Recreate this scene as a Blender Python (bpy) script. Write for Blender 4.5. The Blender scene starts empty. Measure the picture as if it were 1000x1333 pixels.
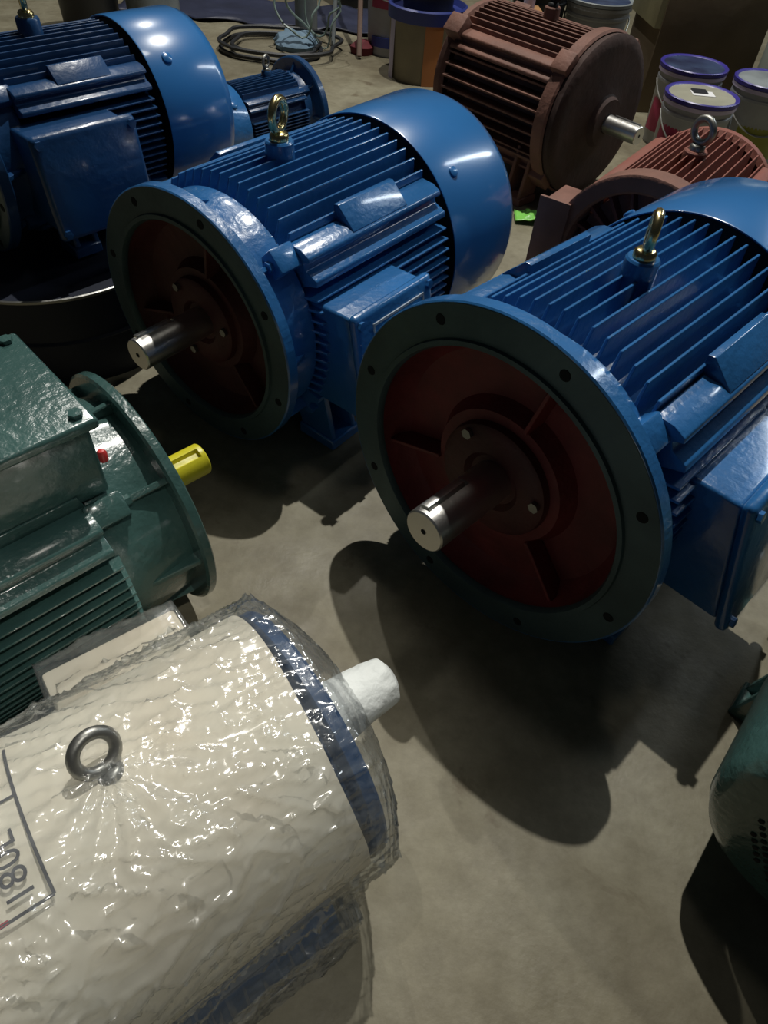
import bpy, bmesh, math, random
from mathutils import Vector, Matrix, noise
random.seed(7)
PI = math.pi
S = bpy.context.scene
COL = S.collection

# ------------------------------------------------------------------ camera
CAM_H = 0.988
cd = bpy.data.cameras.new('camera')
cam = bpy.data.objects.new('camera', cd); COL.objects.link(cam)
cd.sensor_fit = 'HORIZONTAL'; cd.sensor_width = 36.0
cd.lens = 36.0 * 890.1 / 1000.0
cd.clip_start = 0.02
PITCH, ROLL = 0.8416, 0.0915
cp, sp, cr, sr = math.cos(PITCH), math.sin(PITCH), math.cos(ROLL), math.sin(ROLL)
_r = Vector((1, 0, 0)); _u = Vector((0, sp, cp)); _f = Vector((0, cp, -sp))
r2 = cr * _r + sr * _u; u2 = -sr * _r + cr * _u
cam.matrix_world = Matrix(((r2.x, u2.x, -_f.x, 0), (r2.y, u2.y, -_f.y, 0), (r2.z, u2.z, -_f.z, CAM_H), (0, 0, 0, 1)))
S.camera = cam

# ------------------------------------------------------------------ world, lights, exposure
w = bpy.data.worlds.new('world'); S.world = w; w.use_nodes = True
w.node_tree.nodes['Background'].inputs[0].default_value = (0.50, 0.62, 0.75, 1)
w.node_tree.nodes['Background'].inputs[1].default_value = 0.018
S.view_settings.view_transform = 'Standard'; S.view_settings.look = 'None'
S.view_settings.exposure = 0.0; S.view_settings.gamma = 1.0
S.view_settings.use_curve_mapping = False

def area(name, loc, target, sx, sy, power, color):
    l = bpy.data.lights.new(name, 'AREA'); l.shape = 'RECTANGLE'; l.size = sx; l.size_y = sy
    l.energy = power; l.color = color
    o = bpy.data.objects.new(name, l); COL.objects.link(o); o.location = loc
    o.rotation_euler = (Vector(target) - Vector(loc)).to_track_quat('-Z', 'Y').to_euler()
    return o
# high bay lamp behind the row (makes the hard shadows), tube lamp on the right, added dim fill light above the aisle
area('high_bay_lamp', (0.32, 3.15, 5.0), (0.1, 0.7, 0), 0.06, 0.06, 185, (1.0, 0.97, 0.90))
area('far_high_bay_lamp', (-1.35, 5.2, 5.0), (0.1, 0.7, 0), 0.06, 0.06, 75, (1.0, 0.97, 0.90))
tube = area('tube_lamp', (3.0, 3.4, 2.6), (0.2, 1.4, 0.4), 2.6, 0.14, 26, (0.86, 0.95, 1.0))
_d = (Vector((0.2, 1.4, 0.4)) - Vector((3.0, 3.4, 2.6))).normalized(); _x = Vector((.57, .82, 0)); _x = (_x - _d * _x.dot(_d)).normalized(); _y = (-_d).cross(_x)
tube.matrix_world = Matrix(((_x.x, _y.x, -_d.x, 3.0), (_x.y, _y.y, -_d.y, 3.4), (_x.z, _y.z, -_d.z, 2.6), (0, 0, 0, 1)))
area('aisle_fill', (0.1, 1.5, 3.6), (-0.2, 0.3, 0), 0.3, 0.3, 4, (1.0, 0.96, 0.86))

sp = bpy.data.lights.new('bag_fill_spot', 'SPOT'); sp.energy = 54; sp.color = (1.0, 0.97, 0.88); sp.spot_size = math.radians(26); sp.spot_blend = 0.9; sp.shadow_soft_size = 0.03  # added fill spot, aimed to brighten the wrapped motor
spo = bpy.data.objects.new('bag_fill_spot', sp); COL.objects.link(spo); spo.location = (0.45, -0.35, 2.5)
spo.rotation_euler = (Vector((-.26, .20, .2)) - spo.location).to_track_quat('-Z', 'Y').to_euler()

# ------------------------------------------------------------------ materials
def mat(name, col, rough=0.5, metal=0.0, bump=0.0, bscale=60.0, var=0.0, vscale=8.0, coat=0.0, spec=0.5, col2=None):
    m = bpy.data.materials.new(name); m.use_nodes = True
    nt = m.node_tree; b = nt.nodes['Principled BSDF']
    b.inputs['Base Color'].default_value = (*col, 1); b.inputs['Roughness'].default_value = rough
    b.inputs['Metallic'].default_value = metal; b.inputs['Coat Weight'].default_value = coat
    b.inputs['Coat Roughness'].default_value = 0.12
    b.inputs['Specular IOR Level'].default_value = spec
    tc = nt.nodes.new('ShaderNodeTexCoord')
    if var or col2:
        n = nt.nodes.new('ShaderNodeTexNoise'); n.inputs['Scale'].default_value = vscale; n.inputs['Detail'].default_value = 5
        nt.links.new(tc.outputs['Object'], n.inputs['Vector'])
        rp = nt.nodes.new('ShaderNodeValToRGB'); rp.color_ramp.elements[0].position = 0.35; rp.color_ramp.elements[1].position = 0.68
        c2 = col2 or tuple(c * (1 - var) for c in col)
        rp.color_ramp.elements[0].color = (*c2, 1); rp.color_ramp.elements[1].color = (*col, 1)
        nt.links.new(n.outputs['Fac'], rp.inputs['Fac']); nt.links.new(rp.outputs['Color'], b.inputs['Base Color'])
    if bump:
        n = nt.nodes.new('ShaderNodeTexNoise'); n.inputs['Scale'].default_value = bscale; n.inputs['Detail'].default_value = 3
        nt.links.new(tc.outputs['Object'], n.inputs['Vector'])
        bp = nt.nodes.new('ShaderNodeBump'); bp.inputs['Strength'].default_value = bump; bp.inputs['Distance'].default_value = 0.004
        nt.links.new(n.outputs['Fac'], bp.inputs['Height']); nt.links.new(bp.outputs['Normal'], b.inputs['Normal'])
    return m

M = {}
M['blue'] = mat('blue_gloss_paint', (0.030, 0.175, 0.46), 0.30, 0, 0.35, 75, 0.25, 6, coat=0.9)
M['cover_blue'] = mat('blue_cover_paint', (0.032, 0.19, 0.50), 0.30, 0, 0.05, 14, 0.12, 4, coat=1.0)
M['dark_blue'] = mat('navy_blue_paint', (0.014, 0.070, 0.20), 0.34, 0, 0.3, 60, 0.3, 6, coat=0.4)
M['green'] = mat('dark_green_gloss_paint', (0.060, 0.135, 0.125), 0.27, 0, 0.5, 80, 0.3, 7, coat=0.6)
M['face'] = mat('machined_flange_face', (0.085, 0.14, 0.15), 0.50, 0.35, 0.2, 120, 0.35, 9)
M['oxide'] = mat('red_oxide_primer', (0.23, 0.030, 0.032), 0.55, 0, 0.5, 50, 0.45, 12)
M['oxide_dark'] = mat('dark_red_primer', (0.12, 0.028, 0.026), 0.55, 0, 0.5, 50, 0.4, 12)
M['rust'] = mat('brown_casting_primer', (0.23, 0.105, 0.075), 0.68, 0, 0.6, 60, 0.40, 9)
M['rust_red'] = mat('red_casting_primer', (0.24, 0.070, 0.050), 0.64, 0, 0.6, 60, 0.45, 9, col2=(0.23, 0.085, 0.06))
M['shield'] = mat('dark_brown_primer', (0.060, 0.030, 0.024), 0.75, 0, 0.5, 50, 0.4, 12)
M['steel'] = mat('turned_steel', (0.72, 0.71, 0.68), 0.36, 1.0, 0.12, 90)
M['dull_steel'] = mat('dull_steel', (0.32, 0.32, 0.30), 0.42, 0.9, 0.2, 60)
M['zinc'] = mat('yellow_zinc', (0.80, 0.66, 0.33), 0.24, 1.0, 0.1, 60)
M['black'] = mat('black_void', (0.010, 0.011, 0.013), 0.7)
M['yellow'] = mat('yellow_plastic_sleeve', (0.72, 0.66, 0.03), 0.35, 0, 0.2, 40)
M['red_plug'] = mat('red_plastic', (0.65, 0.05, 0.05), 0.35)
M['foam'] = mat('white_foam_wrap', (0.86, 0.90, 0.88), 0.6, 0, 1.0, 55, 0.06, 20)
M['card'] = mat('pale_cardboard', (0.80, 0.70, 0.55), 0.75, 0, 0.3, 18, 0.1, 5, col2=(0.84, 0.79, 0.66))
M['ink'] = mat('grey_ink', (0.10, 0.10, 0.11), 0.8)
M['red_ink'] = mat('red_ink', (0.45, 0.08, 0.10), 0.8)
M['label'] = mat('bare_label_rim', (0.62, 0.70, 0.74), 0.35, 0.3)
M['perf'] = mat('dark_hole', (0.004, 0.006, 0.006), 0.9)

# ------------------------------------------------------------------ mesh helpers
class MB:
    def __init__(s): s.v = []; s.f = []
    def add(s, verts, faces):
        k = len(s.v); s.v += [tuple(v) for v in verts]; s.f += [tuple(i + k for i in f) for f in faces]; return s
    def box(s, x0, x1, y0, y1, z0, z1):
        return s.hexa([(x0, y0, z0), (x1, y0, z0), (x1, y1, z0), (x0, y1, z0), (x0, y0, z1), (x1, y0, z1), (x1, y1, z1), (x0, y1, z1)])
    def hexa(s, c):
        return s.add(c, [(0, 3, 2, 1), (4, 5, 6, 7), (0, 1, 5, 4), (1, 2, 6, 5), (2, 3, 7, 6), (3, 0, 4, 7)])
    def prism(s, poly, x0, x1, taper0=None):
        """poly in (y,z), extruded along x"""
        n = len(poly); a = taper0 or poly
        v = [(x0, y, z) for y, z in a] + [(x1, y, z) for y, z in poly]
        f = [tuple(range(n))[::-1], tuple(range(n, 2 * n))] + [(i, (i + 1) % n, n + (i + 1) % n, n + i) for i in range(n)]
        return s.add(v, f)
    def lathe(s, prof, n=64, org=(0, 0, 0), axis='x', close=False, th0=0.0, th1=2 * PI, jit=0.0):
        """prof: list of (along, radius)"""
        full = abs(th1 - th0 - 2 * PI) < 1e-6
        m = n if full else n + 1
        v = []
        for (a, r) in prof:
            for k in range(m):
                t = th0 + (th1 - th0) * k / n
                rr = r + (random.uniform(-jit, jit) if jit else 0)
                c, q = math.cos(t) * rr, math.sin(t) * rr
                if axis == 'x': p = (org[0] + a, org[1] + q, org[2] + c)
                elif axis == 'z': p = (org[0] + c, org[1] + q, org[2] + a)
                else: p = (org[0] + q, org[1] + a, org[2] + c)
                v.append(p)
        f = []
        P = len(prof)
        for i in range(P if close else P - 1):
            j = (i + 1) % P
            for k in range(n):
                k2 = (k + 1) % m
                f.append((i * m + k, i * m + k2, j * m + k2, j * m + k))
        return s.add(v, f)
    def tube(s, pts, r, n=8, closed=False):
        pts = [Vector(p) for p in pts]; N = len(pts); v = []
        up = Vector((0, 0, 1)); prev = None
        for i, p in enumerate(pts):
            if closed: t = (pts[(i + 1) % N] - pts[i - 1])
            else: t = pts[min(i + 1, N - 1)] - pts[max(i - 1, 0)]
            t.normalize()
            a = prev if prev else (up if abs(t.z) < 0.9 else Vector((1, 0, 0)))
            s1 = (a - t * a.dot(t)); s1.normalize(); prev = s1; s2 = t.cross(s1)
            rr = r[i] if isinstance(r, (list, tuple)) else r
            for k in range(n):
                q = 2 * PI * k / n; v.append(p + (s1 * math.cos(q) + s2 * math.sin(q)) * rr)
        f = []
        for i in range(N if closed else N - 1):
            j = (i + 1) % N
            for k in range(n): f.append((i * n + k, i * n + (k + 1) % n, j * n + (k + 1) % n, j * n + k))
        if not closed: f += [tuple(range(n)), tuple(range((N - 1) * n, N * n))]
        return s.add(v, f)
    def xf(s, mtx):
        s.v = [tuple(mtx @ Vector(p)) for p in s.v]; return s
    def build(s, name, m, parent=None, smooth=35, bevel=0.0, seg=2, loc=None):
        me = bpy.data.meshes.new(name); me.from_pydata(s.v, [], s.f); me.update()
        bm = bmesh.new(); bm.from_mesh(me)
        bmesh.ops.remove_doubles(bm, verts=bm.verts, dist=1e-6)
        bmesh.ops.recalc_face_normals(bm, faces=bm.faces)
        if bevel:
            es = [e for e in bm.edges if len(e.link_faces) == 2 and e.calc_face_angle(0) > 0.5]
            bmesh.ops.bevel(bm, geom=es, offset=bevel, segments=seg, affect='EDGES', profile=0.5, clamp_overlap=True)
        bm.to_mesh(me); bm.free()
        if smooth:
            me.polygons.foreach_set('use_smooth', [True] * len(me.polygons))
            me.set_sharp_from_angle(angle=math.radians(smooth))
        me.materials.append(m)
        o = bpy.data.objects.new(name, me); COL.objects.link(o)
        if parent: o.parent = parent
        if loc: o.location = loc
        return o

def empty(name, loc, rz=0.0):
    o = bpy.data.objects.new(name, None); COL.objects.link(o)
    o.location = loc; o.rotation_euler = (0, 0, rz); o.empty_display_size = 0.1
    return o
def tag(o, label, cat, group=None):
    o['label'] = label; o['category'] = cat
    if group: o['group'] = group
    return o
def lab(o, t): o['label'] = t; return o

# ------------------------------------------------------------------ setting: floor and far wall
def floor_material():
    m = bpy.data.materials.new('worn_concrete'); m.use_nodes = True
    nt = m.node_tree; b = nt.nodes['Principled BSDF']; L = nt.links.new
    tc = nt.nodes.new('ShaderNodeTexCoord')
    def noi(sc, det, rough=0.6, dist=0.0):
        n = nt.nodes.new('ShaderNodeTexNoise'); n.inputs['Scale'].default_value = sc; n.inputs['Detail'].default_value = det
        n.inputs['Roughness'].default_value = rough; n.inputs['Distortion'].default_value = dist
        L(tc.outputs['Object'], n.inputs['Vector']); return n
    def ramp(n, p0, c0, p1, c1):
        r = nt.nodes.new('ShaderNodeValToRGB'); e = r.color_ramp.elements
        e[0].position = p0; e[0].color = (*c0, 1); e[1].position = p1; e[1].color = (*c1, 1); L(n.outputs['Fac'], r.inputs['Fac']); return r
    def mix(f, a, bb, mode='MIX'):
        x = nt.nodes.new('ShaderNodeMix'); x.data_type = 'RGBA'; x.blend_type = mode
        if isinstance(f, float): x.inputs[0].default_value = f
        else: L(f, x.inputs[0])
        L(a, x.inputs[6]); L(bb, x.inputs[7]); return x.outputs[2]
    base = ramp(noi(2.2, 6, 0.6, 0.3), 0.36, (0.205, 0.182, 0.120), 0.66, (0.290, 0.272, 0.195))
    fine = ramp(noi(22, 8, 0.7), 0.3, (0.72, 0.70, 0.66), 0.7, (1.1, 1.1, 1.1))
    c = mix(1.0, base.outputs[0], fine.outputs[0], 'MULTIPLY')
    patch = ramp(noi(1.1, 3, 0.5, 0.8), 0.50, (1, 1, 1), 0.56, (0.72, 0.70, 0.68))
    c = mix(1.0, c, patch.outputs[0], 'MULTIPLY')
    spots = ramp(noi(9, 5, 0.6, 0.5), 0.62, (1, 1, 1), 0.72, (0.55, 0.48, 0.42))
    c = mix(1.0, c, spots.outputs[0], 'MULTIPLY')
    L(c, b.inputs['Base Color'])
    rr = ramp(noi(3, 4), 0.35, (0.42,) * 3, 0.65, (0.75,) * 3); L(rr.outputs[0], b.inputs['Roughness'])
    bp = nt.nodes.new('ShaderNodeBump'); bp.inputs['Strength'].default_value = 0.35; bp.inputs['Distance'].default_value = 0.004
    L(noi(30, 6).outputs['Fac'], bp.inputs['Height']); L(bp.outputs['Normal'], b.inputs['Normal'])
    return m
f = MB().box(-5, 5, -2.5, 7.5, -0.08, 0.0).build('floor', floor_material(), smooth=0); f['kind'] = 'structure'
wm = mat('dim_plaster', (0.10, 0.11, 0.12), 0.8, 0, 0.3, 10, 0.3, 3)
wb = MB().box(-5, 5, 7.5, 7.65, 0, 3.4).build('wall_back', wm, smooth=0); wb['kind'] = 'structure'

# ------------------------------------------------------------------ motor builder
def eyebolt(mb_parent, x, z, ring_r, wire_r, m, turn=0.0, lean=0.0):
    """collar + ring standing on (x,0,z); ring plane turned about z"""
    b = MB()
    b.lathe([(0, 0.0), (0, ring_r * 0.72), (wire_r * 1.1, ring_r * 0.72), (wire_r * 1.6, ring_r * 0.55), (wire_r * 1.8, 0)], 20, axis='z')
    pts = [(math.cos(t) * ring_r, 0, wire_r * 1.6 + ring_r + wire_r * 0.4 + math.sin(t) * ring_r) for t in [2 * PI * k / 28 for k in range(28)]]
    b.tube(pts, wire_r, 10, True)
    b.xf(Matrix.Translation((x, 0, z)) @ Matrix.Rotation(turn, 4, 'Z') @ Matrix.Rotation(lean, 4, 'X'))
    return b.build('eyebolt', m, mb_parent, 50)

def hexbolt(b, p, axis, r, h):
    """hex head on point p pointing along axis"""
    q = Vector(axis).to_track_quat('Z', 'Y').to_matrix().to_4x4(); t = MB()
    t.lathe([(0, 0), (0, r), (h, r), (h * 1.05, 0)], 6, axis='z')
    t.xf(Matrix.Translation(p) @ q); b.add(t.v, t.f)

def motor(name, loc, yaw, P):
    H, R = P['H'], P['R']; t = empty(name, loc, yaw); m = P['paint']; k = R / 0.24
    a0, a1 = P.get('a0', 0.085), P['a1']
    Z = H
    def Bd(mb, nm, mm=None, **kw):
        mb.xf(Matrix.Translation((0, 0, Z))); return mb.build(nm, mm or m, t, **kw)
    Rc = R * 0.80
    # frame core
    Bd(MB().lathe([(a0 - 0.002, Rc * 0.6), (a0, Rc * 1.0), (a1, Rc * 1.0), (a1 + 0.004, 0.1 * R)], 64), 'frame')
    # fins
    ft = P.get('ft', 0.0062) * k; step = P.get('step', 0.0225) * k; nt = P.get('nt', 7)
    ys = [(i + 0.5) * step for i in range(-nt, nt)]
    def fin(rot, lo, hi, y, cut0, cut1):
        # plate between radius-side heights lo..hi at lateral y (y to the left, z up), rotated about x by rot
        b = MB(); h = ft / 2; tp = ft * 0.34
        x0, x1 = a0 + 0.002, a1 - 0.006
        b.hexa([(x0, y - h, lo), (x1, y - h, lo), (x1, y + h, lo), (x0, y + h, lo),
                (x0 + cut0, y - tp, hi), (x1 - cut1, y - tp, hi), (x1 - cut1, y + tp, hi), (x0 + cut0, y + tp, hi)])
        b.xf(Matrix.Rotation(rot, 4, 'X'))
        return Bd(b, 'fin', bevel=ft * 0.12, seg=1, smooth=30)
    ye = P.get('eye_x')
    for y in ys:
        hi = math.sqrt(max(R * R - y * y, 0)); lo = math.sqrt(max(Rc * Rc - y * y, 1e-6)) - 0.006
        fin(0, lo, hi, y, 0.022 * k, 0.004)
        if P.get('bottom', True) and abs(y) > R * 0.1: fin(PI, lo, R * 0.97 if False else hi, y, 0.01, 0.004)
    ns = P.get('ns', 5)
    for i in range(-ns, ns + 1):
        z = i * P.get('sstep', step * 0.86)
        hi = math.sqrt(R * R - z * z); lo = math.sqrt(Rc * Rc - z * z) - 0.006
        for rot in (PI / 2, -PI / 2):      # +pi/2 : side facing -y ; -pi/2 : +y
            fin(rot, lo, hi, z if rot > 0 else -z, 0.012 * k, 0.004)
    # corner blocks with two stepped ledges and a flat plate
    yl = (nt - 0.5) * step
    for sy in (1, -1):
        for sz in (1, -1):
            c = [(yl + .006 * k, .50 * R), (yl + .004 * k, R * .735), (R * .74, R * .725), (R * .815, R * .690), (R * .825, R * .655), (R * .765, R * .635),
                 (R * .785, R * .585), (R * .885, R * .545), (R * .895, R * .50), (R * .80, R * .47), (R * .66, R * .40)]
            poly = [(sy * y, sz * z) for y, z in c]
            front = [(sy * y * .97, sz * z * .97) for y, z in c]
            b = MB().prism(poly, a0 + 0.018 * k, a1 - 0.012 * k)
            Bd(b, 'ledge', bevel=0.0022, smooth=30)
    if P.get('plates', True):
        for sy in (1, -1):
            x0 = a0 + (a1 - a0) * .34; x1 = a0 + (a1 - a0) * .72
            poly = [(sy * R * .60, R * .70), (sy * R * .60, R * .845), (sy * R * .645, R * .85), (sy * R * .80, R * .705), (sy * R * .79, R * .68)]
            Bd(MB().prism(poly, x0, x1), 'nameplate_pad', bevel=0.0015, smooth=30)
    # drive-end shield + flange
    if P.get('flange', True):
        F = P['Rf']; th = P.get('Ft', 0.024) ; S_ = F * 0.815
        Bd(MB().lathe([(0.0, S_), (0.0, F - .002), (0.002, F), (th - .003, F), (th, F - .004), (th, S_ + .004), (a0 - .022, R * .94 if F > R * 1.1 else R * .88), (a0 - .006, R * .90), (a0 + .012, R * .90), (a0 + .012, Rc * .9)], 96), 'flange', smooth=32)
        b = MB().lathe([(0.001, S_), (-.0005, S_ + .0015), (-.0005, F - .0035), (.0012, F - .002)], 96)
        fc = Bd(b, 'flange_face', M['face'] if P.get('bare', True) else m); lab(fc, 'bare machined grey-green face of the flange ring')
        # spigot ring and recess with red primer
        Bd(MB().lathe([(0.0, S_ + .0015), (-.005, S_), (-.005, S_ - .007), (0, S_ - .010), (.006, S_ - .011)], 96), 'spigot', M['face'] if P.get('bare', True) else m)
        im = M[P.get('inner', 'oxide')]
        hub = F * .40
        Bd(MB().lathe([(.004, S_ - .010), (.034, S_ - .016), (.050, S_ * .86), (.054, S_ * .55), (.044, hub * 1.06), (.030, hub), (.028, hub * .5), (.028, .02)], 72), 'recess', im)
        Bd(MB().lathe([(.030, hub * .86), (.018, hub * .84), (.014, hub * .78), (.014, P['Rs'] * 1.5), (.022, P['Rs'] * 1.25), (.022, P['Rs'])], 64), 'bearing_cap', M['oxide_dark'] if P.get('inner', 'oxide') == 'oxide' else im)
        for i in range(3):
            t_ = .25 + i * 2 * PI / 3; b = MB()
            b.hexa([(.052, -.006, hub), (.052, .006, hub), (.052, .006, S_ - .012), (.052, -.006, S_ - .012), (.024, -.003, hub), (.024, .003, hub), (.016, .003, S_ - .014), (.016, -.003, S_ - .014)])
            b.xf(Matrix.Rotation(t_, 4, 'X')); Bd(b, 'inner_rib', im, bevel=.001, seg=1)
        for i in range(3):
            t_ = .70 + i * 2 * PI / 3; b = MB(); rr = hub * .74
            hexbolt(b, (.014, math.sin(t_) * rr, math.cos(t_) * rr), (-1, 0, 0), .0085 * F / .275, .007)
            lab(Bd(b, 'cap_bolt', M['dull_steel']), 'bright steel bolt head')
        # bolt holes in the flange (flat dark discs and rings paint the shade inside each hole)
        for i in range(8):
            t_ = PI / 8 + .11 + i * PI / 4; rr = F * .91; b = MB()
            b.lathe([(-.0012, .0062), (-.0012, .0075), (-.0002, .0082)], 16, org=(0, math.sin(t_) * rr, math.cos(t_) * rr))
            b.lathe([(-.0009, .0063), (-.0008, 0)], 16, org=(0, math.sin(t_) * rr, math.cos(t_) * rr))
            Bd(b, 'bolt_hole', M['perf'])
        # gussets behind flange
        for i in range(8):
            t_ = i * PI / 4; b = MB(); r0 = R * .80; r1 = F * .93; xe = a0 - .008
            b.prism([(-.0045, 0), (.0045, 0), (.0045, 1), (-.0045, 1)], 0, 1)
            b = MB(); h = .0048
            r0 = S_ - .004
            b.add([(th - .002, -h, r0), (th - .002, h, r0), (th - .002, h, r1), (th - .002, -h, r1), (xe, -h, R * .78), (xe, h, R * .78), (xe, h, R * .88), (xe, -h, R * .88)],
                  [(0, 1, 2, 3), (4, 7, 6, 5), (0, 3, 7, 4), (1, 5, 6, 2), (3, 2, 6, 7), (0, 4, 5, 1)])
            b.xf(Matrix.Rotation(t_, 4, 'X')); Bd(b, 'gusset', bevel=.0015, seg=1)
        # bolting lugs at the four corners
        for t_ in (PI / 4, 3 * PI / 4, 5 * PI / 4, 7 * PI / 4):
            b = MB().box(a0 - .030, a0 + .022, -.022 * k, .022 * k, R * .80, R * .99)
            b.xf(Matrix.Rotation(t_, 4, 'X')); Bd(b, 'lug', bevel=.005)
            b = MB(); hexbolt(b, (a0 - .030, math.sin(-t_) * R * .91, math.cos(t_) * R * .91), (-1, 0, 0), .010 * k, .008); Bd(b, 'lug_bolt')
    # shaft with keyway
    if P.get('shaft', True):
        rs, Lt = P['Rs'], P['Lt']; n = 40; kw = rs * .28; b = MB()
        def ring(x, cut):
            pts = []
            for i in range(n):
                a_ = 2 * PI * i / n; y, z = math.sin(a_) * rs, math.cos(a_) * rs
                if cut and z > 0 and abs(y) < kw: z = rs * .72; 
                pts.append((x, y, z))
            return pts
        xs = [(-Lt, 0, .94), (-Lt + rs * .08, 0, 1), (-Lt + .0085, 0, 1), (-Lt + .0090, 1, 1), (-Lt * .30, 1, 1), (-Lt * .30 + .001, 0, 1), (.03, 0, 1)]
        v = []; 
        for x, c_, sc in xs: v += [(x, y * sc, z * sc) for x, y, z in ring(x, c_)]
        f_ = [tuple(range(n))]
        for i in range(len(xs) - 1):
            for j in range(n): f_.append((i * n + j, i * n + (j + 1) % n, (i + 1) * n + (j + 1) % n, (i + 1) * n + j))
        b.add(v, f_)
        b.xf(Matrix.Rotation(P.get('key', -.35), 4, 'X'))
        sh = Bd(b, 'shaft', P.get('shaft_mat', M['steel']), smooth=28)
        if not P.get('shaft_mat'):
            c = MB().lathe([(-Lt - .0004, .0045), (-Lt - .0004, 0)], 16); c.xf(Matrix.Translation((0, 0, Z))); c.build('centre_hole', M['perf'], sh)
            kb = MB().box(-Lt + .010, -Lt * .34, -kw * .8, kw * .8, rs * .60, rs * 1.13); kb.xf(Matrix.Translation((0, 0, Z)) @ Matrix.Rotation(P.get('key', -.35), 4, 'X'))
            kb.build('shaft_key', M['steel'], sh, bevel=.0012)
    # fan cover
    if P.get('cover', True):
        Lc, Rf = P['Lc'], P['Rcov']; x0 = a1 + P.get('gap', .006); x1 = x0 + Lc
        cv = Bd(MB().lathe([(x0 + .02, Rf - .006), (x0, Rf - .0035), (x0 - .001, Rf - .001), (x0 + .001, Rf), (x1 - .030, Rf), (x1 - .012, Rf - .006), (x1 - .003, Rf - .020), (x1, Rf - .040), (x1, Rf * .30), (x1 + .002, 0)], 112), 'fan_cover', P.get('cover_mat', M['cover_blue']), smooth=40)
        Bd(MB().lathe([(x0 + .012, Rf - .007), (x0 + .012, .02)], 48), 'cover_gap_shade', M['black'])  # black disc paints the shade inside the cover's open edge
        for t_ in P.get('screws', (PI / 4, 3 * PI / 4, 5 * PI / 4, 7 * PI / 4)):
            b = MB().lathe([(0, .011), (.004, .0105), (.0065, .006), (.0068, 0)], 16, axis='z')
            b.xf(Matrix.Rotation(-t_, 4, 'X') @ Matrix.Translation((x0 + .035 * k + .02, 0, Rf - .0005))); b.xf(Matrix.Translation((0, 0, Z)))
            b.build('cover_screw', P.get('cover_mat', M['cover_blue']), cv, smooth=50)
        if P.get('grille'):
            g = MB(); rr_ = .004
            q = .0125
            for i in range(-20, 21):
                for j in range(-20, 21):
                    y = (i + .5 * (j % 2)) * q; z = j * q * .866; d = math.hypot(y, z)
                    if d < Rf * .66 and d > .02:
                        g.lathe([(x1 + .0012, rr_), (x1 + .0012, 0)], 6, org=(0, y, z))
            o = Bd(g, 'vent_holes', M['perf'], smooth=0); o['kind'] = 'stuff'
    elif P.get('rear_shield'):
        Bd(MB().lathe([(a1, R * .9), (a1 + .01, R * .97), (a1 + .03, R * .97), (a1 + .05, R * .82), (a1 + .06, R * .4), (a1 + .08, R * .3), (a1 + .08, 0)], 64), 'rear_shield')
    # eyebolt boss + eyebolt
    if ye:
        bx = ye; er = P.get('er', .030)
        Bd(MB().lathe([(Rc * .9, er * 1.25), (Rc + .02, er * 1.05), (R + P.get('boss', .028) - .003, er * 1.0), (R + P.get('boss', .028), er * .9), (R + P.get('boss', .028), 0)], 28, org=(bx, 0, 0), axis='z'), 'eyebolt_boss')
        eyebolt(t, bx, Z + R + P.get('boss', .028), er * .92, er * .30, P.get('eye_mat', M['zinc']), P.get('eye_turn', 0.0), P.get('eye_lean', 0))
    # terminal box
    tb = P.get('tbox')
    if tb:
        x0, x1, zc0, zc1, out, side = tb['x0'], tb['x1'], tb['z0'], tb['z1'], tb['out'], tb['side']
        # side -1 -> -y ; +1 -> +y ; 0 -> top. built pointing +w then rotated
        wi = R * .72; sl = tb.get('slant', .05)
        b = MB()
        b.hexa([(x0, wi, zc0), (x1, wi, zc0), (x1, out + sl, zc0), (x0, out + sl, zc0), (x0, wi, zc1), (x1, wi, zc1), (x1, out, zc1), (x0, out, zc1)])
        l = MB(); e = .010; th = tb.get('lid', .020); dz = zc1 - zc0; ny = dz; nz = -sl * -1
        nrm = Vector((0, dz, sl)).normalized() * th; up = Vector((0, -sl, dz)).normalized() * e
        c0 = Vector((0, out + sl, zc0)) - up; c1 = Vector((0, out, zc1)) + up
        q = [Vector((x0 - e, 0, 0)) + c0, Vector((x1 + e, 0, 0)) + c0, Vector((x1 + e, 0, 0)) + c1, Vector((x0 - e, 0, 0)) + c1]
        l.hexa([p for p in q] + [p + nrm for p in q])
        def place(mb):
            if side == -1: mb.v = [(x, -y, z) for x, y, z in mb.v]
            elif side == 0: mb.v = [(x, -z, y) for x, y, z in mb.v]
            return mb
        bx_ = Bd(place(b), 'terminal_box', bevel=.006, seg=3)
        lid = place(l); lid.xf(Matrix.Translation((0, 0, Z))); lo = lid.build('terminal_box_lid', m, bx_, bevel=tb.get('bev', .010), seg=3)
        for (u, w_) in ((.06, .08), (.94, .08), (.06, .92), (.94, .92)):
            p = q[0].lerp(q[1], u).lerp(q[3].lerp(q[2], u), w_) + nrm
            b = MB(); hexbolt(b, p, nrm, .0085, .006); place(b); b.xf(Matrix.Translation((0, 0, Z))); b.build('lid_bolt', m, bx_, smooth=30)
        if tb.get('plate'):
            l = MB()
            A = lambda u, w_, d: q[0].lerp(q[1], u).lerp(q[3].lerp(q[2], u), w_) + nrm * (1 + d)
            def bar(u0, u1, w0, w1): l.hexa([A(u0, w0, 0), A(u1, w0, 0), A(u1, w1, 0), A(u0, w1, 0), A(u0, w0, .12), A(u1, w0, .12), A(u1, w1, .12), A(u0, w1, .12)])
            bar(.2, .86, .86, .88); bar(.2, .86, .62, .64); bar(.2, .215, .62, .88); bar(.845, .86, .62, .88)
            place(l); l.xf(Matrix.Translation((0, 0, Z))); lab(l.build('label_rim', M['label'], bx_), 'pale bright rim of a small rectangular label')
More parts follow.
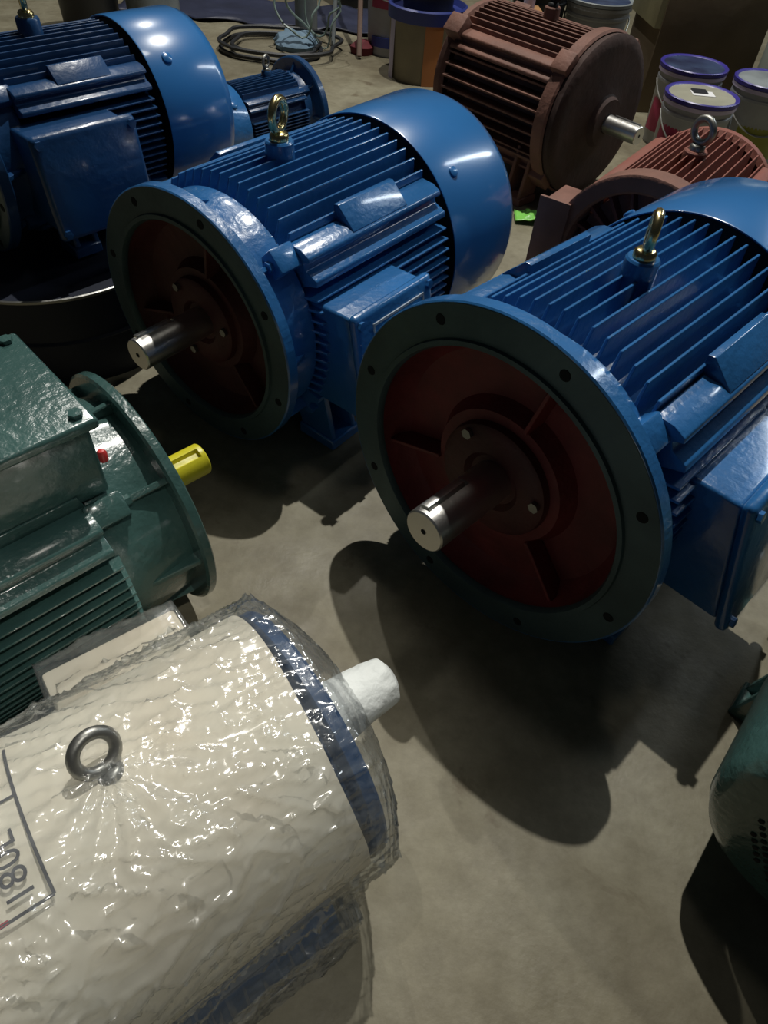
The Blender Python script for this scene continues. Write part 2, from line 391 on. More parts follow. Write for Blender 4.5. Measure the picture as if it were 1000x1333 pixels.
    # feet
    if P.get('feet', True):
        fy = P.get('fy', R * .80); fz = -H
        for sy in (1, -1):
            for xx in P.get('fx', (a0 + .03, a1 - .11)):
                b = MB()
                y0, y1 = fy - .045 * k, fy + .050 * k
                b.hexa([(xx, sy * y0, fz), (xx + .085 * k, sy * y0, fz), (xx + .085 * k, sy * y1, fz), (xx, sy * y1, fz), (xx, sy * y0, fz + .028), (xx + .085 * k, sy * y0, fz + .028), (xx + .085 * k, sy * y1, fz + .024), (xx, sy * y1, fz + .024)])
                for dx in (.006, .068 * k):
                    b.hexa([(xx + dx, sy * (y0 + .004), fz + .02), (xx + dx + .012, sy * (y0 + .004), fz + .02), (xx + dx + .012, sy * (y1 - .004), fz + .02), (xx + dx, sy * (y1 - .004), fz + .02),
                            (xx + dx, sy * R * .50, -R * .62), (xx + dx + .012, sy * R * .50, -R * .62), (xx + dx + .012, sy * R * .86, -R * .38), (xx + dx, sy * R * .86, -R * .38)])
                Bd(b, 'foot', bevel=.003, seg=1)
    return t

# ------------------------------------------------------------------ the motors
base3 = dict(H=.279, R=.242, Rf=.275, Rs=.0329, Lt=.128, a0=.088, a1=.512, Lc=.24, Rcov=.247, paint=M['blue'], eye_x=.272, er=.024,
             tbox=dict(x0=.150, x1=.36, z0=-.115, z1=.088, out=.290, side=-1, slant=.055), eye_turn=.47, boss=.024)
mA = motor('electric_motor', (.1408, .6999, 0), .8458, base3)
tag(mA, 'glossy blue electric motor nearest right edge, large flange and steel shaft facing viewer', 'motor', 'large blue flange motors')

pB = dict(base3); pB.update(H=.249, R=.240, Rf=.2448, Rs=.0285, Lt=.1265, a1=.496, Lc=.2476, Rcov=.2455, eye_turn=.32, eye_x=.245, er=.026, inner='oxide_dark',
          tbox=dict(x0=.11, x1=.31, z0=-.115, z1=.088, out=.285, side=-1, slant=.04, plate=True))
mB = motor('electric_motor', (-.3838, 1.0792, 0), .9655, pB)
tag(mB, 'glossy blue electric motor in the middle, flange with dark red recess, brass ring on top', 'motor', 'large blue flange motors')

pC = dict(base3); pC.update(H=.189, R=.174, Rf=.19, Rs=.022, a1=.378, Lc=.178, Rcov=.180, a0=.08, paint=M['dark_blue'], cover_mat=M['cover_blue'], eye_x=.217, er=.022, eye_turn=1.2,
          tbox=dict(x0=.068, x1=.262, z0=-.095, z1=.072, out=.221, side=-1, slant=.02, bev=.012))
ayaw = .87
mC = motor('electric_motor', (-.66 - math.cos(ayaw) * .384, 1.656 - math.sin(ayaw) * .384, .2128), ayaw, pC)
tag(mC, 'dark blue electric motor at top left with large side terminal box', 'motor', 'large blue flange motors')

# small blue motor behind
pD = dict(H=.132, R=.118, Rf=.15, Rs=.019, Lt=.08, a0=.05, a1=.30, Lc=.11, Rcov=.124, paint=M['dark_blue'], cover_mat=M['blue'], eye_x=.14, er=.017, boss=.012, ft=.008,
          nt=6, ns=3, plates=False, eye_mat=M['dull_steel'], eye_turn=.3)
mD = motor('electric_motor', (-.42, 2.62, 0), .87 + PI, pD)
tag(mD, 'small blue electric motor half hidden behind the middle blue motor', 'motor')

# green motor, left edge, seen from behind its flange
gy = .822 + PI
pG = dict(H=.198, R=.192, Rf=.192, Ft=.016, Rs=.0265, Lt=.104, a0=.105, a1=.50, Lc=.2, Rcov=.197, paint=M['green'], cover_mat=M['green'], bare=False, inner='green', ns=5, step=.0215,
          shaft_mat=M['yellow'], plates=False,
          tbox=dict(x0=.082, x1=.36, z0=-.110, z1=.088, out=.245, side=0, slant=0.0, lid=.016, bev=.005))
M['green_inner'] = M['green']
mG = motor('electric_motor', (-.373, .711, 0), gy, pG)
tag(mG, 'dark green electric motor with top terminal box and yellow shaft sleeve at left edge', 'motor')
# cable plug on green motor
b = MB().lathe([(0, .006), (.012, .0065), (.016, .004), (.017, 0)], 14, axis='z'); b.xf(Matrix.Translation((.072, .088, .198 + .170)))
lab(b.build('plug', M['red_plug'], mG), 'small red plastic plug')

# green motor bottom right: only the grilled fan cover end is in view
pH = dict(H=.20, R=.165, a0=.02, a1=.34, Lc=.2, Rcov=.172, paint=M['green'], cover_mat=M['green'], flange=False, shaft=False, grille=True, nt=6, ns=4, plates=False, feet=True)
hy = .93 + PI
HX, HY = .560, .232
mH = motor('electric_motor', (HX - math.cos(hy) * .53, HY - math.sin(hy) * .53, 0), hy, pH)
tag(mH, 'dark green electric motor at lower right showing its perforated fan cover', 'motor')

# brown primer motor facing right
pR = dict(H=.250, R=.213, a0=.05, a1=.50, paint=M['rust'], flange=False, shaft=True, Rs=.026, Lt=.15, cover=False, rear_shield=True, plates=False, eye_x=.26, eye_mat=M['black'], ns=3, sstep=.032, ft=.0095, key=.3, er=.024)
ry = 2.36
mR = motor('motor_casting', (.555, 2.37, 0), ry, pR)
tag(mR, 'brown primed motor casting with steel shaft pointing right, in front of buckets', 'motor')
def RB(mb, nm, mm=None, par=mR, z=.250, **kw):
    mb.xf(Matrix.Translation((0, 0, z))); return mb.build(nm, mm or M['rust'], par, **kw)
RB(MB().lathe([(.075, .20), (.03, .222), (.012, .225), (.004, .216), (.0, .19), (.004, .12), (-.012, .075), (-.03, .065), (-.032, .028)], 64), 'end_shield', M['shield'])
RB(MB().lathe([(.080, .19), (.080, .226), (.040, .230), (.034, .224)], 64), 'shield_rim')
for a_ in (PI / 4, -PI / 4, 3 * PI / 4, -3 * PI / 4):
    b = MB().box(.03, .09, -.03, .03, .18, .243); b.xf(Matrix.Rotation(a_, 4, 'X')); RB(b, 'lug', bevel=.006)
    b = MB().box(.46, .53, -.03, .03, .18, .243); b.xf(Matrix.Rotation(a_, 4, 'X')); RB(b, 'lug', bevel=.006)

# red-brown open stator housing
pS = dict(H=.205, R=.192, a0=.05, a1=.46, paint=M['rust_red'], flange=False, shaft=False, cover=False, rear_shield=True, plates=False, eye_x=.245, eye_mat=M['dull_steel'], nt=7, ns=4, step=.0235, er=.027, boss=.008, eye_turn=1.2)
mS = motor('motor_casting', (.515, 1.53, 0), 1.0, pS)
tag(mS, 'open red brown motor casting with ring on top, behind the nearest blue motor', 'motor')
RB(MB().lathe([(.055, .17), (.055, .204), (.0, .206), (-.004, .200), (-.004, .172), (.002, .166), (.06, .160)], 80), 'end_ring', M['rust'], mS, .205)
RB(MB().lathe([(.10, .165), (.10, .06), (.06, .055), (.06, 0)], 48), 'inner_shield', M['oxide_dark'], mS, .205)
for i in range(20):
    t_ = 2 * PI * i / 20
    b = MB().box(.02, .11, -.0035, .0035, .075, .166); b.xf(Matrix.Rotation(t_, 4, 'X')); RB(b, 'inner_fin', M['oxide_dark'], mS, .205)
b = MB().box(-.012, -.002, .17, .25, -.08, .10); RB(b, 'side_bracket', M['rust'], mS, .205, bevel=.003)
b = MB().box(-.002, .11, .17, .24, .04, .09); RB(b, 'side_bracket', M['rust'], mS, .205, bevel=.003)

# ------------------------------------------------------------------ wrapped motor (front left)
wy = .70 + PI
mW = empty('wrapped_motor', (-.087, .336, 0), wy)
tag(mW, 'motor wrapped in pale cardboard and clear plastic bag, white foam on its shaft', 'motor')
WZ, WR = .187, .156
def WB(mb, nm, mm, par=None, **kw):
    mb.xf(Matrix.Translation((0, 0, WZ))); return mb.build(nm, mm, par or mW, **kw)
WB(MB().lathe([(-.030, .05), (-.028, .158), (-.024, .161), (-.012, .161), (-.008, .157), (-.004, .14), (.02, .148), (.50, .148), (.51, .05)], 72), 'frame', M['dark_blue'])
for sy in (1, -1):
    b = MB().hexa([(.04, sy * .10, -.187), (.46, sy * .10, -.187), (.46, sy * .185, -.187), (.04, sy * .185, -.187), (.04, sy * .09, -.11), (.46, sy * .09, -.11), (.46, sy * .145, -.09), (.04, sy * .145, -.09)])
    WB(b, 'foot', M['dark_blue'], bevel=.004)
# foam wrap on shaft
b = MB(); prof = [(-.150, .0), (-.149, .020), (-.142, .031), (-.12, .036), (-.09, .037), (-.055, .040), (-.028, .044)]
n = 40; pv = []
prof2 = []
for i in range(len(prof) - 1):
    for q in range(4):
        u = q / 4; prof2.append((prof[i][0] * (1 - u) + prof[i + 1][0] * u, prof[i][1] * (1 - u) + prof[i + 1][1] * u))
prof2.append(prof[-1])
b.lathe(prof2, n)
b.v = [(x, y * (1 + .13 * noise.noise(Vector((x * 28, y * 40, z * 40)))), z * (1 + .13 * noise.noise(Vector((x * 28 + 5, y * 40, z * 40))))) for x, y, z in b.v]
WB(b, 'shaft_wrap', M['foam'], smooth=60)
# cardboard sheet over the top of the body
def sheet_r(th, x): return WR + .006 + .0025 * math.sin(th * 3 + x * 9) + .002 * noise.noise(Vector((x * 12, th * 3, 0)))
TH0, TH1 = math.radians(-108), math.radians(106)
v = []; nx, nth = 50, 80
for layer in (0, .0035):
    for i in range(nx + 1):
        for j in range(nth + 1):
            x = .0 + .52 * i / nx; th = TH0 + (TH1 - TH0) * j / nth; r = sheet_r(th, x) + layer
            x += (.006 * math.sin(th * 2.3) if i == 0 else 0)
            v.append((x, math.sin(th) * r, math.cos(th) * r))
W1 = (nx + 1) * (nth + 1); f_ = []
for i in range(nx):
    for j in range(nth):
        a_ = i * (nth + 1) + j
        f_.append((a_, a_ + 1, a_ + nth + 2, a_ + nth + 1)); f_.append((W1 + a_, W1 + a_ + nth + 1, W1 + a_ + nth + 2, W1 + a_ + 1))
for i in range(nx):
    for j in (0, nth):
        a_ = i * (nth + 1) + j; f_.append((a_, a_ + nth + 1, W1 + a_ + nth + 1, W1 + a_))
for j in range(nth):
    for i in (0, nx):
        a_ = i * (nth + 1) + j; f_.append((a_, a_ + 1, W1 + a_ + 1, W1 + a_))
card = WB(MB().add(v, f_), 'cardboard_wrap', M['card'], smooth=50)
# cardboard around the terminal box (left side of the photo = local -y)
b = MB().hexa([(.038, -.10, -.10), (.212, -.10, -.10), (.212, -.242, -.10), (.038, -.240, -.10), (.038, -.10, .03), (.212, -.10, .03), (.212, -.239, .018), (.038, -.236, .022)])
WB(b, 'box_wrap', M['card'], bevel=.006)
# printed table and characters on the cardboard, bent to its curve
def bend(pts, x0, th0, r):        # (u along -reading..., v) -> cylinder
    out = []
    for (u, vv, d) in pts:
        th = th0 - u / r; x = x0 + vv; rr = r + d
        out.append((x, math.sin(th) * rr, math.cos(th) * rr))
    return out
INK_R = WR + .0142
def ink_line(u0, v0, u1, v1, wd=.0014, m_=None, nm='printed_line'):
    b = MB(); N = 14; dx, dy = u1 - u0, v1 - v0; L_ = math.hypot(dx, dy); px_, py_ = -dy / L_ * wd, dx / L_ * wd
    P_ = []
    for i in range(N + 1):
        s_ = i / N; P_ += [(u0 + dx * s_ + px_, v0 + dy * s_ + py_, 0), (u0 + dx * s_ - px_, v0 + dy * s_ - py_, 0)]
    b.add(bend(P_, TX, TT, INK_R), [(2 * i, 2 * i + 1, 2 * i + 3, 2 * i + 2) for i in range(N)])
    o = WB(b, nm, m_ or M['ink'], card, smooth=60); return o
TX, TT = .255, math.radians(22)
def ink_text(s_, u, v_, size, m_=None):
    cu = bpy.data.curves.new('t', 'FONT'); cu.body = s_; cu.size = size; cu.resolution_u = 4
    o = bpy.data.objects.new('t', cu); COL.objects.link(o)
    dg = bpy.context.evaluated_depsgraph_get(); me = bpy.data.meshes.new_from_object(o.evaluated_get(dg))
    b = MB(); b.v = bend([(u + p.co.x, v_ + p.co.y, 0.0002) for p in me.vertices], TX, TT, INK_R); b.f = [tuple(p.vertices) for p in me.polygons]
    bpy.data.objects.remove(o); bpy.data.curves.remove(cu); bpy.data.meshes.remove(me)
    WB(b, 'printed_text', m_ or M['ink'], card, smooth=0)
ink_line(0, 0, .16, 0); ink_line(.0, .045, .16, .045); ink_line(0, .09, .16, .09); ink_line(0, 0, 0, .13); ink_line(.095, 0, .095, .13)
ink_text('180L', .006, .011, .031); ink_text('2', .104, .011, .031); ink_text('10', .012, .054, .034)
ink_line(.001, .036, .001, .054, .0016, M['red_ink'])
lab(eyebolt(mW, .180, WZ + WR + .004, .0190, .0062, M['dull_steel'], .25, .55), 'grey steel lifting ring')

# plastic bag
def film_material():
    m = bpy.data.materials.new('clear_plastic_film'); m.use_nodes = True; nt = m.node_tree; nt.nodes.clear(); L = nt.links.new
    out = nt.nodes.new('ShaderNodeOutputMaterial'); tr = nt.nodes.new('ShaderNodeBsdfTransparent'); gl = nt.nodes.new('ShaderNodeBsdfGlossy')
    df = nt.nodes.new('ShaderNodeBsdfDiffuse'); df.inputs[0].default_value = (.80, .86, .88, 1)
    gl.inputs['Roughness'].default_value = .16; tr.inputs[0].default_value = (.97, .98, .98, 1)
    tc = nt.nodes.new('ShaderNodeTexCoord'); mp = nt.nodes.new('ShaderNodeMapping'); mp.inputs['Scale'].default_value = (5, 15, 15); mp.inputs['Rotation'].default_value = (.5, .2, .5)
    n = nt.nodes.new('ShaderNodeTexNoise'); n.inputs['Scale'].default_value = 1.0; n.inputs['Detail'].default_value = 1.5; n.inputs['Distortion'].default_value = 1.8
    L(tc.outputs['Object'], mp.inputs[0]); L(mp.outputs[0], n.inputs['Vector'])
    bp = nt.nodes.new('ShaderNodeBump'); bp.inputs['Strength'].default_value = .40; bp.inputs['Distance'].default_value = .012; L(n.outputs['Fac'], bp.inputs['Height'])
    L(bp.outputs[0], gl.inputs['Normal']); pass
    m1 = nt.nodes.new('ShaderNodeMixShader'); m1.inputs[0].default_value = .08; L(tr.outputs[0], m1.inputs[1]); L(df.outputs[0], m1.inputs[2])
    lw = nt.nodes.new('ShaderNodeLayerWeight'); lw.inputs['Blend'].default_value = .25; L(bp.outputs[0], lw.inputs['Normal'])
    mr = nt.nodes.new('ShaderNodeMapRange'); mr.inputs['To Min'].default_value = .10; mr.inputs['To Max'].default_value = .75; L(lw.outputs['Facing'], mr.inputs['Value'])
    m2 = nt.nodes.new('ShaderNodeMixShader'); L(mr.outputs[0], m2.inputs[0]); L(m1.outputs[0], m2.inputs[1]); L(gl.outputs[0], m2.inputs[2])
    L(m2.outputs[0], out.inputs['Surface']); return m
M['film'] = film_material()
def ray_box(cy, cz, y0, y1, z0, z1):
    """distance from origin along (cy,cz) to exit of a box hull including origin-side"""
    best = 0
    for (n_, lim) in (((1, 0), y1), ((-1, 0), -y0), ((0, 1), z1), ((0, -1), -z0)):
        d = n_[0] * cy + n_[1] * cz
        if d > 1e-6 and lim > 0:
            t_ = lim / d; y, z = cy * t_, cz * t_
            if y0 - 1e-4 <= y <= y1 + 1e-4 and z0 - 1e-4 <= z <= z1 + 1e-4: best = max(best, t_)
    return best
def hull_r(th, x):
    cy, cz = math.sin(th), math.cos(th); r = WR + .0165
    if x < .01: r = max(r, .168)
    r = max(r, ray_box(cy, cz, -.194, .194, -.1865, -.02) if cz < 0 and x > .03 else 0)
    if .035 < x < .215: r = max(r, ray_box(cy, cz, -.2445, .0, -.105, .033))
    return r
NX, NT = 200, 320
prof_x = []
v = []
for i in range(NX + 1):
    u = i / NX
    x = -.075 + u * .615
    for j in range(NT):
        th = 2 * PI * j / NT
        r = sum(hull_r(th + dt, max(x + dx, -.019)) for dt in (-.09, 0, .09) for dx in (-.014, .014)) / 6
        r = max(r, hull_r(th, max(x, -.019)) + .002)
        if x < -.030:
            s_ = (x + .075) / .045; s_ = max(0, min(1, s_)); r = .046 + (r - .050) * (s_ ** .45)
        p3 = Vector((x * 9, math.sin(th) * 1.6, math.cos(th) * 1.6))
        n1 = noise.noise(p3 * 1.2 + Vector((3, 1, 7)))
        rg = 1 - abs(noise.noise(Vector((x * 22 + 5 * math.sin(th * 2), th * 3.2 - x * 6, 2.0))) * 2)
        rg2 = 1 - abs(noise.noise(Vector((x * 9 - th * 5, th * 9 + x * 22, 9.0))) * 2)
        rg3 = 1 - abs(noise.noise(Vector((x * 60, th * 9 + 4 * n1, 5.0))) * 2)
        # folds radiating from the ring
        dxe, dye = x - .180, th * .17; de = math.hypot(dxe, dye); an = math.atan2(dye, dxe)
        star = max(0, 1 - de / .16) * (.5 + .5 * math.sin(an * 13 + 2 * n1)) * .008
        disp = n1 * .004 + max(rg, 0) ** 6 * .0055 + max(rg2, 0) ** 7 * .0045 + star
        r2_ = r + disp
        y, z = math.sin(th) * r2_, math.cos(th) * r2_
        z = max(z, -WZ + .0008)
        v.append((x, y, z))
f_ = []
for i in range(NX):
    for j in range(NT):
        k2 = (j + 1) % NT; f_.append((i * NT + j, i * NT + k2, (i + 1) * NT + k2, (i + 1) * NT + j))
bag = WB(MB().add(v, f_), 'plastic_bag', M['film'], smooth=80)
lab(bag, 'clear crinkled plastic bag')

# ------------------------------------------------------------------ background things
def bucket(loc, r, h, body, lidm, rim, label, name='paint_bucket', lidded=True, band=None, group=None, yaw=0):
    t = empty(name, loc, yaw); tag(t, label, 'bucket', group)
    MB().lathe([(0, 0), (0, r * .86), (.006, r * .88), (h * .78, r * .965), (h * .80, r * 1.0), (h * .83, r * 1.0), (h * .84, r * .97), (h * .965, r * .985), (h * .965, 0)], 48, axis='z').build('body', body, t)
    MB().lathe([(h * .90, r * .99), (h * .90, r * 1.03), (h * .945, r * 1.035), (h * .955, r * .99)], 48, axis='z').build('rim_band', band or body, t)
    MB().lathe([(h * .955, r * 1.0), (h * .955, r * 1.045), (h * .995, r * 1.05), (h * 1.005, r * 1.02), (h * 1.0, r * .97), (h * .985, r * .93), (h * .985, r * .0)], 48, axis='z').build('lid_rim', rim, t)
    MB().lathe([(h * .986, r * .93), (h * .992, r * .90), (h * .992, 0)], 48, axis='z').build('lid', lidm, t)
    hp = [(math.cos(a_) * r * 1.03, math.sin(a_) * r * 1.03 * .96, h * .80 - math.sin(a_) * .10 * 1) for a_ in [PI * i / 20 for i in range(21)]]
    hp = [(-x, -y, z) for x, y, z in hp]
    MB().tube(hp, .003, 6).build('handle', M['dull_steel'], t)
    return t
M['navy_lid'] = mat('navy_plastic_lid', (.055, .085, .16), .35, 0, .4, 12, .5, 10, col2=(.02, .025, .06))
M['purple_rim'] = mat('violet_blue_rim', (.045, .035, .26), .35)
M['cream_lid'] = mat('dusty_cream_lid', (.34, .33, .25), .6, 0, .2, 20, .25, 9)
M['grey_pl'] = mat('grey_white_plastic', (.38, .40, .42), .5, 0, .1, 10, .3, 6)
M['pale_pl'] = mat('dusty_white_plastic', (.46, .46, .50), .5, 0, .1, 10, .3, 6)
M['lilac'] = mat('pale_lilac_plastic', (.50, .44, .60), .5)
M['magenta'] = mat('magenta_print', (.38, .03, .09), .5, 0, 0, 1, .4, 10)
M['olive'] = mat('olive_yellow_print', (.26, .27, .03), .5)
M['greylid'] = mat('grey_lid', (.26, .29, .30), .5, 0, .3, 15, .4, 8)
M['carton'] = mat('brown_carton', (.155, .115, .070), .8, 0, .3, 15, .3, 4)
M['carton_pale'] = mat('pale_carton_side', (.42, .40, .24), .8, 0, .3, 15, .3, 9)
M['white_pl'] = mat('white_translucent_plastic', (.50, .56, .52), .4, 0, .5, 9, .15, 6)
M['dark'] = mat('dark_plastic', (.018, .020, .024), .45, 0, .2, 20)
M['rag'] = mat('dark_red_rag', (.16, .02, .03), .8, 0, .4, 30, .4, 12)
M['lime'] = mat('lime_green_film', (.22, .62, .10), .35, 0, .6, 20)
M['wood'] = mat('pale_timber', (.33, .20, .11), .7, 0, .3, 20, .3, 8)
M['tan'] = mat('tan_drum_side', (.26, .22, .14), .6, 0, .2, 12, .3, 6)
M['orange'] = mat('orange_stripe', (.42, .16, .05), .5)
M['rim_blue'] = mat('blue_drum_rim', (.025, .04, .20), .4)
M['wire'] = mat('pale_green_wire', (.22, .30, .28), .4)
M['hose'] = mat('black_cable', (.02, .022, .026), .5)
M['ltblue'] = mat('pale_blue_cloth', (.16, .25, .34), .8, 0, .6, 12)
M['white'] = mat('white_print', (.8, .8, .8), .5)

def patch(par, r, th0, th1, z0, z1, m_, nm):
    MB().lathe([(z0, r * .98), (z0, r * 1.012), (z1, r * 1.012), (z1, r * .98)], 16, axis='z', th0=th0, th1=th1).build(nm, m_, par)
D = math.radians
bk1 = bucket((.997, 3.003, 0), .118, .27, M['grey_pl'], M['navy_lid'], M['purple_rim'], 'paint bucket with mottled navy lid standing against the brown carton', band=M['lilac'])
patch(bk1, .110, D(185), D(290), .05, .205, M['magenta'], 'printed_label')
bk2 = bucket((.941, 2.656, 0), .118, .27, M['grey_pl'], M['cream_lid'], M['purple_rim'], 'paint bucket with dusty cream lid and small white sticker', band=M['lilac'])
patch(bk2, .111, D(190), D(250), .05, .205, M['magenta'], 'printed_label')
MB().box(-.035, .04, -.02, .03, .267, .2695).build('sticker', M['white'], bk2); MB().box(-.03, .02, .0, .045, .2696, .272).build('sticker_mark', M['dark'], bk2)
bk3 = bucket((1.245, 2.896, 0), .118, .27, M['grey_pl'], M['greylid'], M['purple_rim'], 'paint bucket with grey lid at right edge, olive label', band=M['lilac'])
patch(bk3, .109, D(225), D(330), .03, .17, M['olive'], 'printed_label')
bk4 = bucket((.75, 3.78, 0), .142, .30, M['grey_pl'], M['navy_lid'], M['greylid'], 'grey paint bucket behind the brown motor casting')
bk5 = bucket((-.165, 3.87, 0), .135, .40, M['pale_pl'], M['navy_lid'], M['dark'], 'white paint bucket with magenta and blue print beside the blue-rimmed drum', band=M['lilac'])
patch(bk5, .1305, D(222), D(262), .19, .235, M['magenta'], 'magenta_print'); patch(bk5, .1275, D(222), D(275), .04, .08, M['rim_blue'], 'blue_print')
# blue-rimmed drum
dr = empty('drum', (-.01, 3.55, 0)); tag(dr, 'tan drum with blue rim and orange stripe behind the middle blue motor', 'drum')
MB().lathe([(0, 0), (0, .150), (.235, .160), (.235, 0)], 40, axis='z').build('body', M['tan'], dr)
MB().lathe([(.222, .155), (.222, .168), (.267, .170), (.272, .160), (.25, .15), (.25, 0)], 40, axis='z').build('lid', M['rim_blue'], dr)
patch(dr, .158, D(270), D(298), .0, .22, M['orange'], 'orange_stripe'); patch(dr, .158, D(200), D(215), .0, .22, M['lilac'], 'pale_stripe'); patch(dr, .158, D(312), D(330), .0, .22, M['dark'], 'dark_stripe')
t = bucket((-.01, 3.55, .2505), .12, .26, M['dark'], M['dark'], M['greylid'], 'black bucket standing on the blue-rimmed drum')
# carton
ct = empty('carton', (1.12, 3.50, 0), .12); tag(ct, 'tall brown carton standing behind the paint buckets', 'carton')
MB().box(-.22, .22, -.16, .16, 0, .72).build('body', M['carton'], ct, bevel=.004)
MB().box(-.245, -.205, -.155, .155, .30, .73).build('side_board', M['carton_pale'], ct, bevel=.002)
MB().box(-.22, .22, -.16, .0, .72, .727).build('flap', M['carton'], ct)
# grey panel left of carton
t = MB().hexa([(-.05, 0, 0), (.05, 0, 0), (.05, .02, 0), (-.05, .02, 0), (-.05, .12, .8), (.05, .12, .8), (.05, .14, .8), (-.05, .14, .8)]).build('board', M['greylid'], bevel=.002, loc=(.86, 4.05, 0)); tag(t, 'narrow grey green board leaning beside the tall carton', 'board')
# white jug
jg = empty('plastic_canister', (1.50, 3.25, 0), -.1); tag(jg, 'tall white plastic canister at the right edge behind buckets', 'canister')
MB().lathe([(0, 0), (0, .15), (.02, .16), (.42, .16), (.45, .152), (.47, .158), (.60, .156), (.66, .12), (.70, .05), (.74, .05), (.74, 0)], 40, axis='z').build('body', M['white_pl'], jg)
patch(jg, .160, D(215), D(250), .30, .34, M['rim_blue'], 'printed_mark')
# orange-brown box with papers
bx = empty('carton', (.34, 3.22, 0), .1); tag(bx, 'orange brown carton behind the brown motor casting, papers on top', 'carton')
M['orange_card'] = mat('orange_brown_carton', (.38, .19, .07), .75, 0, .2, 20, .2, 8); M['red_card'] = mat('red_brown_carton_side', (.16, .06, .04), .75)
MB().box(-.12, .22, -.11, .11, 0, .30).build('body', M['red_card'], bx, bevel=.003)
MB().box(-.125, .10, -.115, .115, .30, .335).build('lid', M['orange_card'], bx, bevel=.003)
pp = MB().box(-.06, .05, -.05, .05, 0, .012).build('paper_stack', M['grey_pl'], bevel=.002, loc=(.30, 3.23, .336)); tag(pp, 'small grey paper stack on the orange brown carton', 'papers')
bt = MB().lathe([(0, 0), (0, .022), (.06, .022), (.075, .010), (.095, .010), (.095, 0)], 20, axis='z').build('bottle', M['lilac'], loc=(.38, 3.26, .336)); tag(bt, 'small pink plastic bottle on the orange brown carton', 'bottle')
# black container behind brown motor
t = bucket((.48, 3.75, 0), .12, .34, M['dark'], M['dark'], M['dark'], 'black bucket behind the brown motor casting')

# wires and cables at the back
def loop(cx, cy, cz, rx, ry, tilt, n=36, ph=0.0, wob=.0):
    pts = []
    for i in range(n):
        a_ = 2 * PI * i / n + ph
        x, z = math.cos(a_) * rx, math.sin(a_) * ry
        w_ = wob * noise.noise(Vector((a_ * 1.3, cx * 5, cz * 5)))
        pts.append((cx + x * (1 + w_), cy + z * math.sin(tilt) + w_ * .05, max(cz + z * math.cos(tilt) * (1 + w_), .006)))
    return pts
wr = MB()
wr.tube(loop(-.60, 3.75, .20, .10, .13, .3, wob=.3), .005, 6, True)
wr.tube(loop(-.53, 3.70, .22, .12, .15, -.4, wob=.4), .005, 6, True)
wr.tube(loop(-.50, 3.80, .19, .08, .17, .1, wob=.4), .004, 6, True)
tag(wr.build('wire_bundle', M['wire']), 'pale green tangled wire loops standing on the far floor', 'wire')
cb = MB()
for i, (rx, ry) in enumerate(((.26, .20), (.22, .17), (.30, .22))):
    cb.tube(loop(-.72 + i * .02, 3.72, .012 + i * .014, rx, ry, PI / 2, wob=.35, ph=i), .009, 6, True)
tag(cb.build('cable_coil', M['hose']), 'black cable coil lying on the far floor', 'cable')
b = MB().lathe([(0, .10), (.02, .105), (.045, .08), (.06, .04), (.064, 0)], 26, axis='z'); b.v = [(x * (1 + .25 * noise.noise(Vector((x * 20, y * 20, 1)))), y * (1 + .25 * noise.noise(Vector((x * 20, y * 20, 4)))), z * (1 + .5 * noise.noise(Vector((x * 30, y * 30, 7))))) for x, y, z in b.v]
t = b.build('cloth', M['ltblue'], loc=(-.62, 3.80, .001)); tag(t, 'crumpled pale blue cloth on the floor inside the cable coil', 'cloth')
b = MB().lathe([(0, 0), (0, .055), (.30, .055), (.30, 0)], 20, axis='z'); t = b.build('canister', M['greylid'], loc=(-.60, 4.00, .001)); tag(t, 'grey cylinder standing behind the wire loops', 'canister')
t = MB().tube([(-.31, 3.70, .012), (-.36, 4.25, 1.0)], .012, 8).build('metal_pole', mat('brown_pole', (.22, .15, .12), .5)); tag(t, 'thin brown metal pole leaning at the back', 'pole')
t = MB().tube([(-.45, 3.85, .010), (-.44, 4.25, .9)], .010, 8).build('metal_pole', M['greylid']); tag(t, 'thin grey metal pole at the back left of the brown one', 'pole')
b = MB().lathe([(0, .05), (.03, .055), (.05, .03), (.052, 0)], 20, axis='z'); b.v = [(x * (1 + .5 * noise.noise(Vector((x * 20, y * 20, 1)))), y, z) for x, y, z in b.v]
t = b.build('rag', M['rag'], loc=(-.30, 3.80, .001)); tag(t, 'dark red rag on the far floor by the pole', 'rag')
t = MB().box(-.9, .9, -.35, .35, 0, .16).build('far_dark_block', M['dark'], bevel=.01, loc=(-.9, 5.30, 0)); tag(t, 'low dark block standing in for the blackness across the far floor', 'dark_block')  # added block, its dark colour stands for the unlit far end
v = []; f_ = []
for i in range(41):
    for j in range(17):
        x, y = -1.6 + 1.55 * i / 40, 4.09 + .44 * j / 16 + .03 * math.sin(i * .9); v.append((x, y, .010 + .030 * abs(noise.noise(Vector((x * 5, y * 9, 3)))) ))
for i in range(40):
    for j in range(16): a_ = i * 17 + j; f_.append((a_, a_ + 1, a_ + 18, a_ + 17))
t = MB().add(v, f_).build('dark_floor_sheet', mat('navy_floor_shade', (.035, .042, .085), .5, 0, .5, 14, .4, 5)); tag(t, 'dark navy sheet painting the bluish darkness of the far floor behind the cables', 'dark_floor_sheet')  # sheet added to paint the far floor's bluish darkness
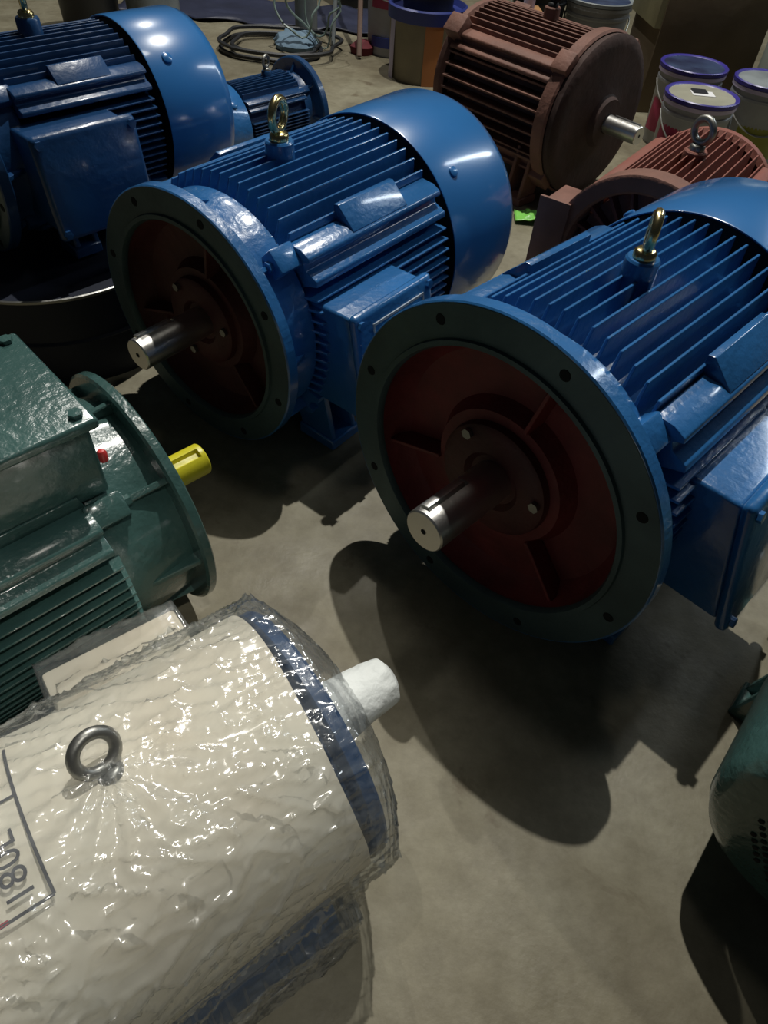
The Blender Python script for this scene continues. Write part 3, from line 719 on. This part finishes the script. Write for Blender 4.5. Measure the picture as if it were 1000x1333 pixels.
md = t.modifiers.new('s', 'SOLIDIFY'); md.thickness = .004
t = MB().box(-.12, .12, -.12, .12, 0, .55).build('dark_box', M['dark'], bevel=.006, loc=(-.42, 4.72, 0)); tag(t, 'black upright box filling the dark area behind the metal poles', 'dark_box')  # black box added to fill the dark area behind the poles
# tan block, lime film
t = MB().box(-.05, .05, -.03, .03, 0, .045).build('wood_block', M['wood'], bevel=.003, loc=(.215, 2.24, 0)); t.rotation_euler = (0, 0, .3); tag(t, 'pale timber block beside the brown motor casting', 'block')
b = MB(); v = []; f_ = []
for i in range(13):
    for j in range(9):
        x, y = (i / 12 - .5) * .11, (j / 8 - .5) * .07; v.append((x, y, .006 + .018 * abs(noise.noise(Vector((x * 35, y * 45, 3)))) + .014 * math.exp(-(x * x + y * y) * 900)))
for i in range(12):
    for j in range(8): a_ = i * 9 + j; f_.append((a_, a_ + 1, a_ + 10, a_ + 9))
f_ += [];
t = MB().add(v, f_).build('plastic_wrapper', M['lime'], loc=(.385, 2.19, 0)); tag(t, 'crumpled lime green plastic wrapper on the floor', 'wrapper')
md = t.modifiers.new('s', 'SOLIDIFY'); md.thickness = .003
# round navy drum lying low under the top-left motor
dm = empty('drum', (-.80, 1.43, 0)); tag(dm, 'low round navy drum with pale rim carrying the top left motor', 'drum')
M['navy_drum'] = mat('navy_drum_paint', (.008, .013, .030), .6, 0, .15, 8, .3, 4)
MB().lathe([(0, 0), (0, .268), (.10, .268), (.105, .272), (.11, .268), (.206, .268), (.206, 0)], 96, axis='z').build('body', M['navy_drum'], dm)
MB().lathe([(.203, .267), (.203, .272), (.209, .273), (.2105, .270), (.206, .265)], 96, axis='z', close=True).build('rim', M['dull_steel'], dm)
# things above motor C at the top left
t = bucket((-1.55, 3.70, 0), .14, .36, M['dark'], M['carton'], M['dark'], 'dark bucket with brown lid behind the top left motor')
t = MB().lathe([(0, 0), (0, .12), (.30, .12), (.30, 0)], 28, axis='z').build('canister', M['greylid'], loc=(-1.28, 3.78, 0)); tag(t, 'grey green canister behind the top left motor', 'canister')
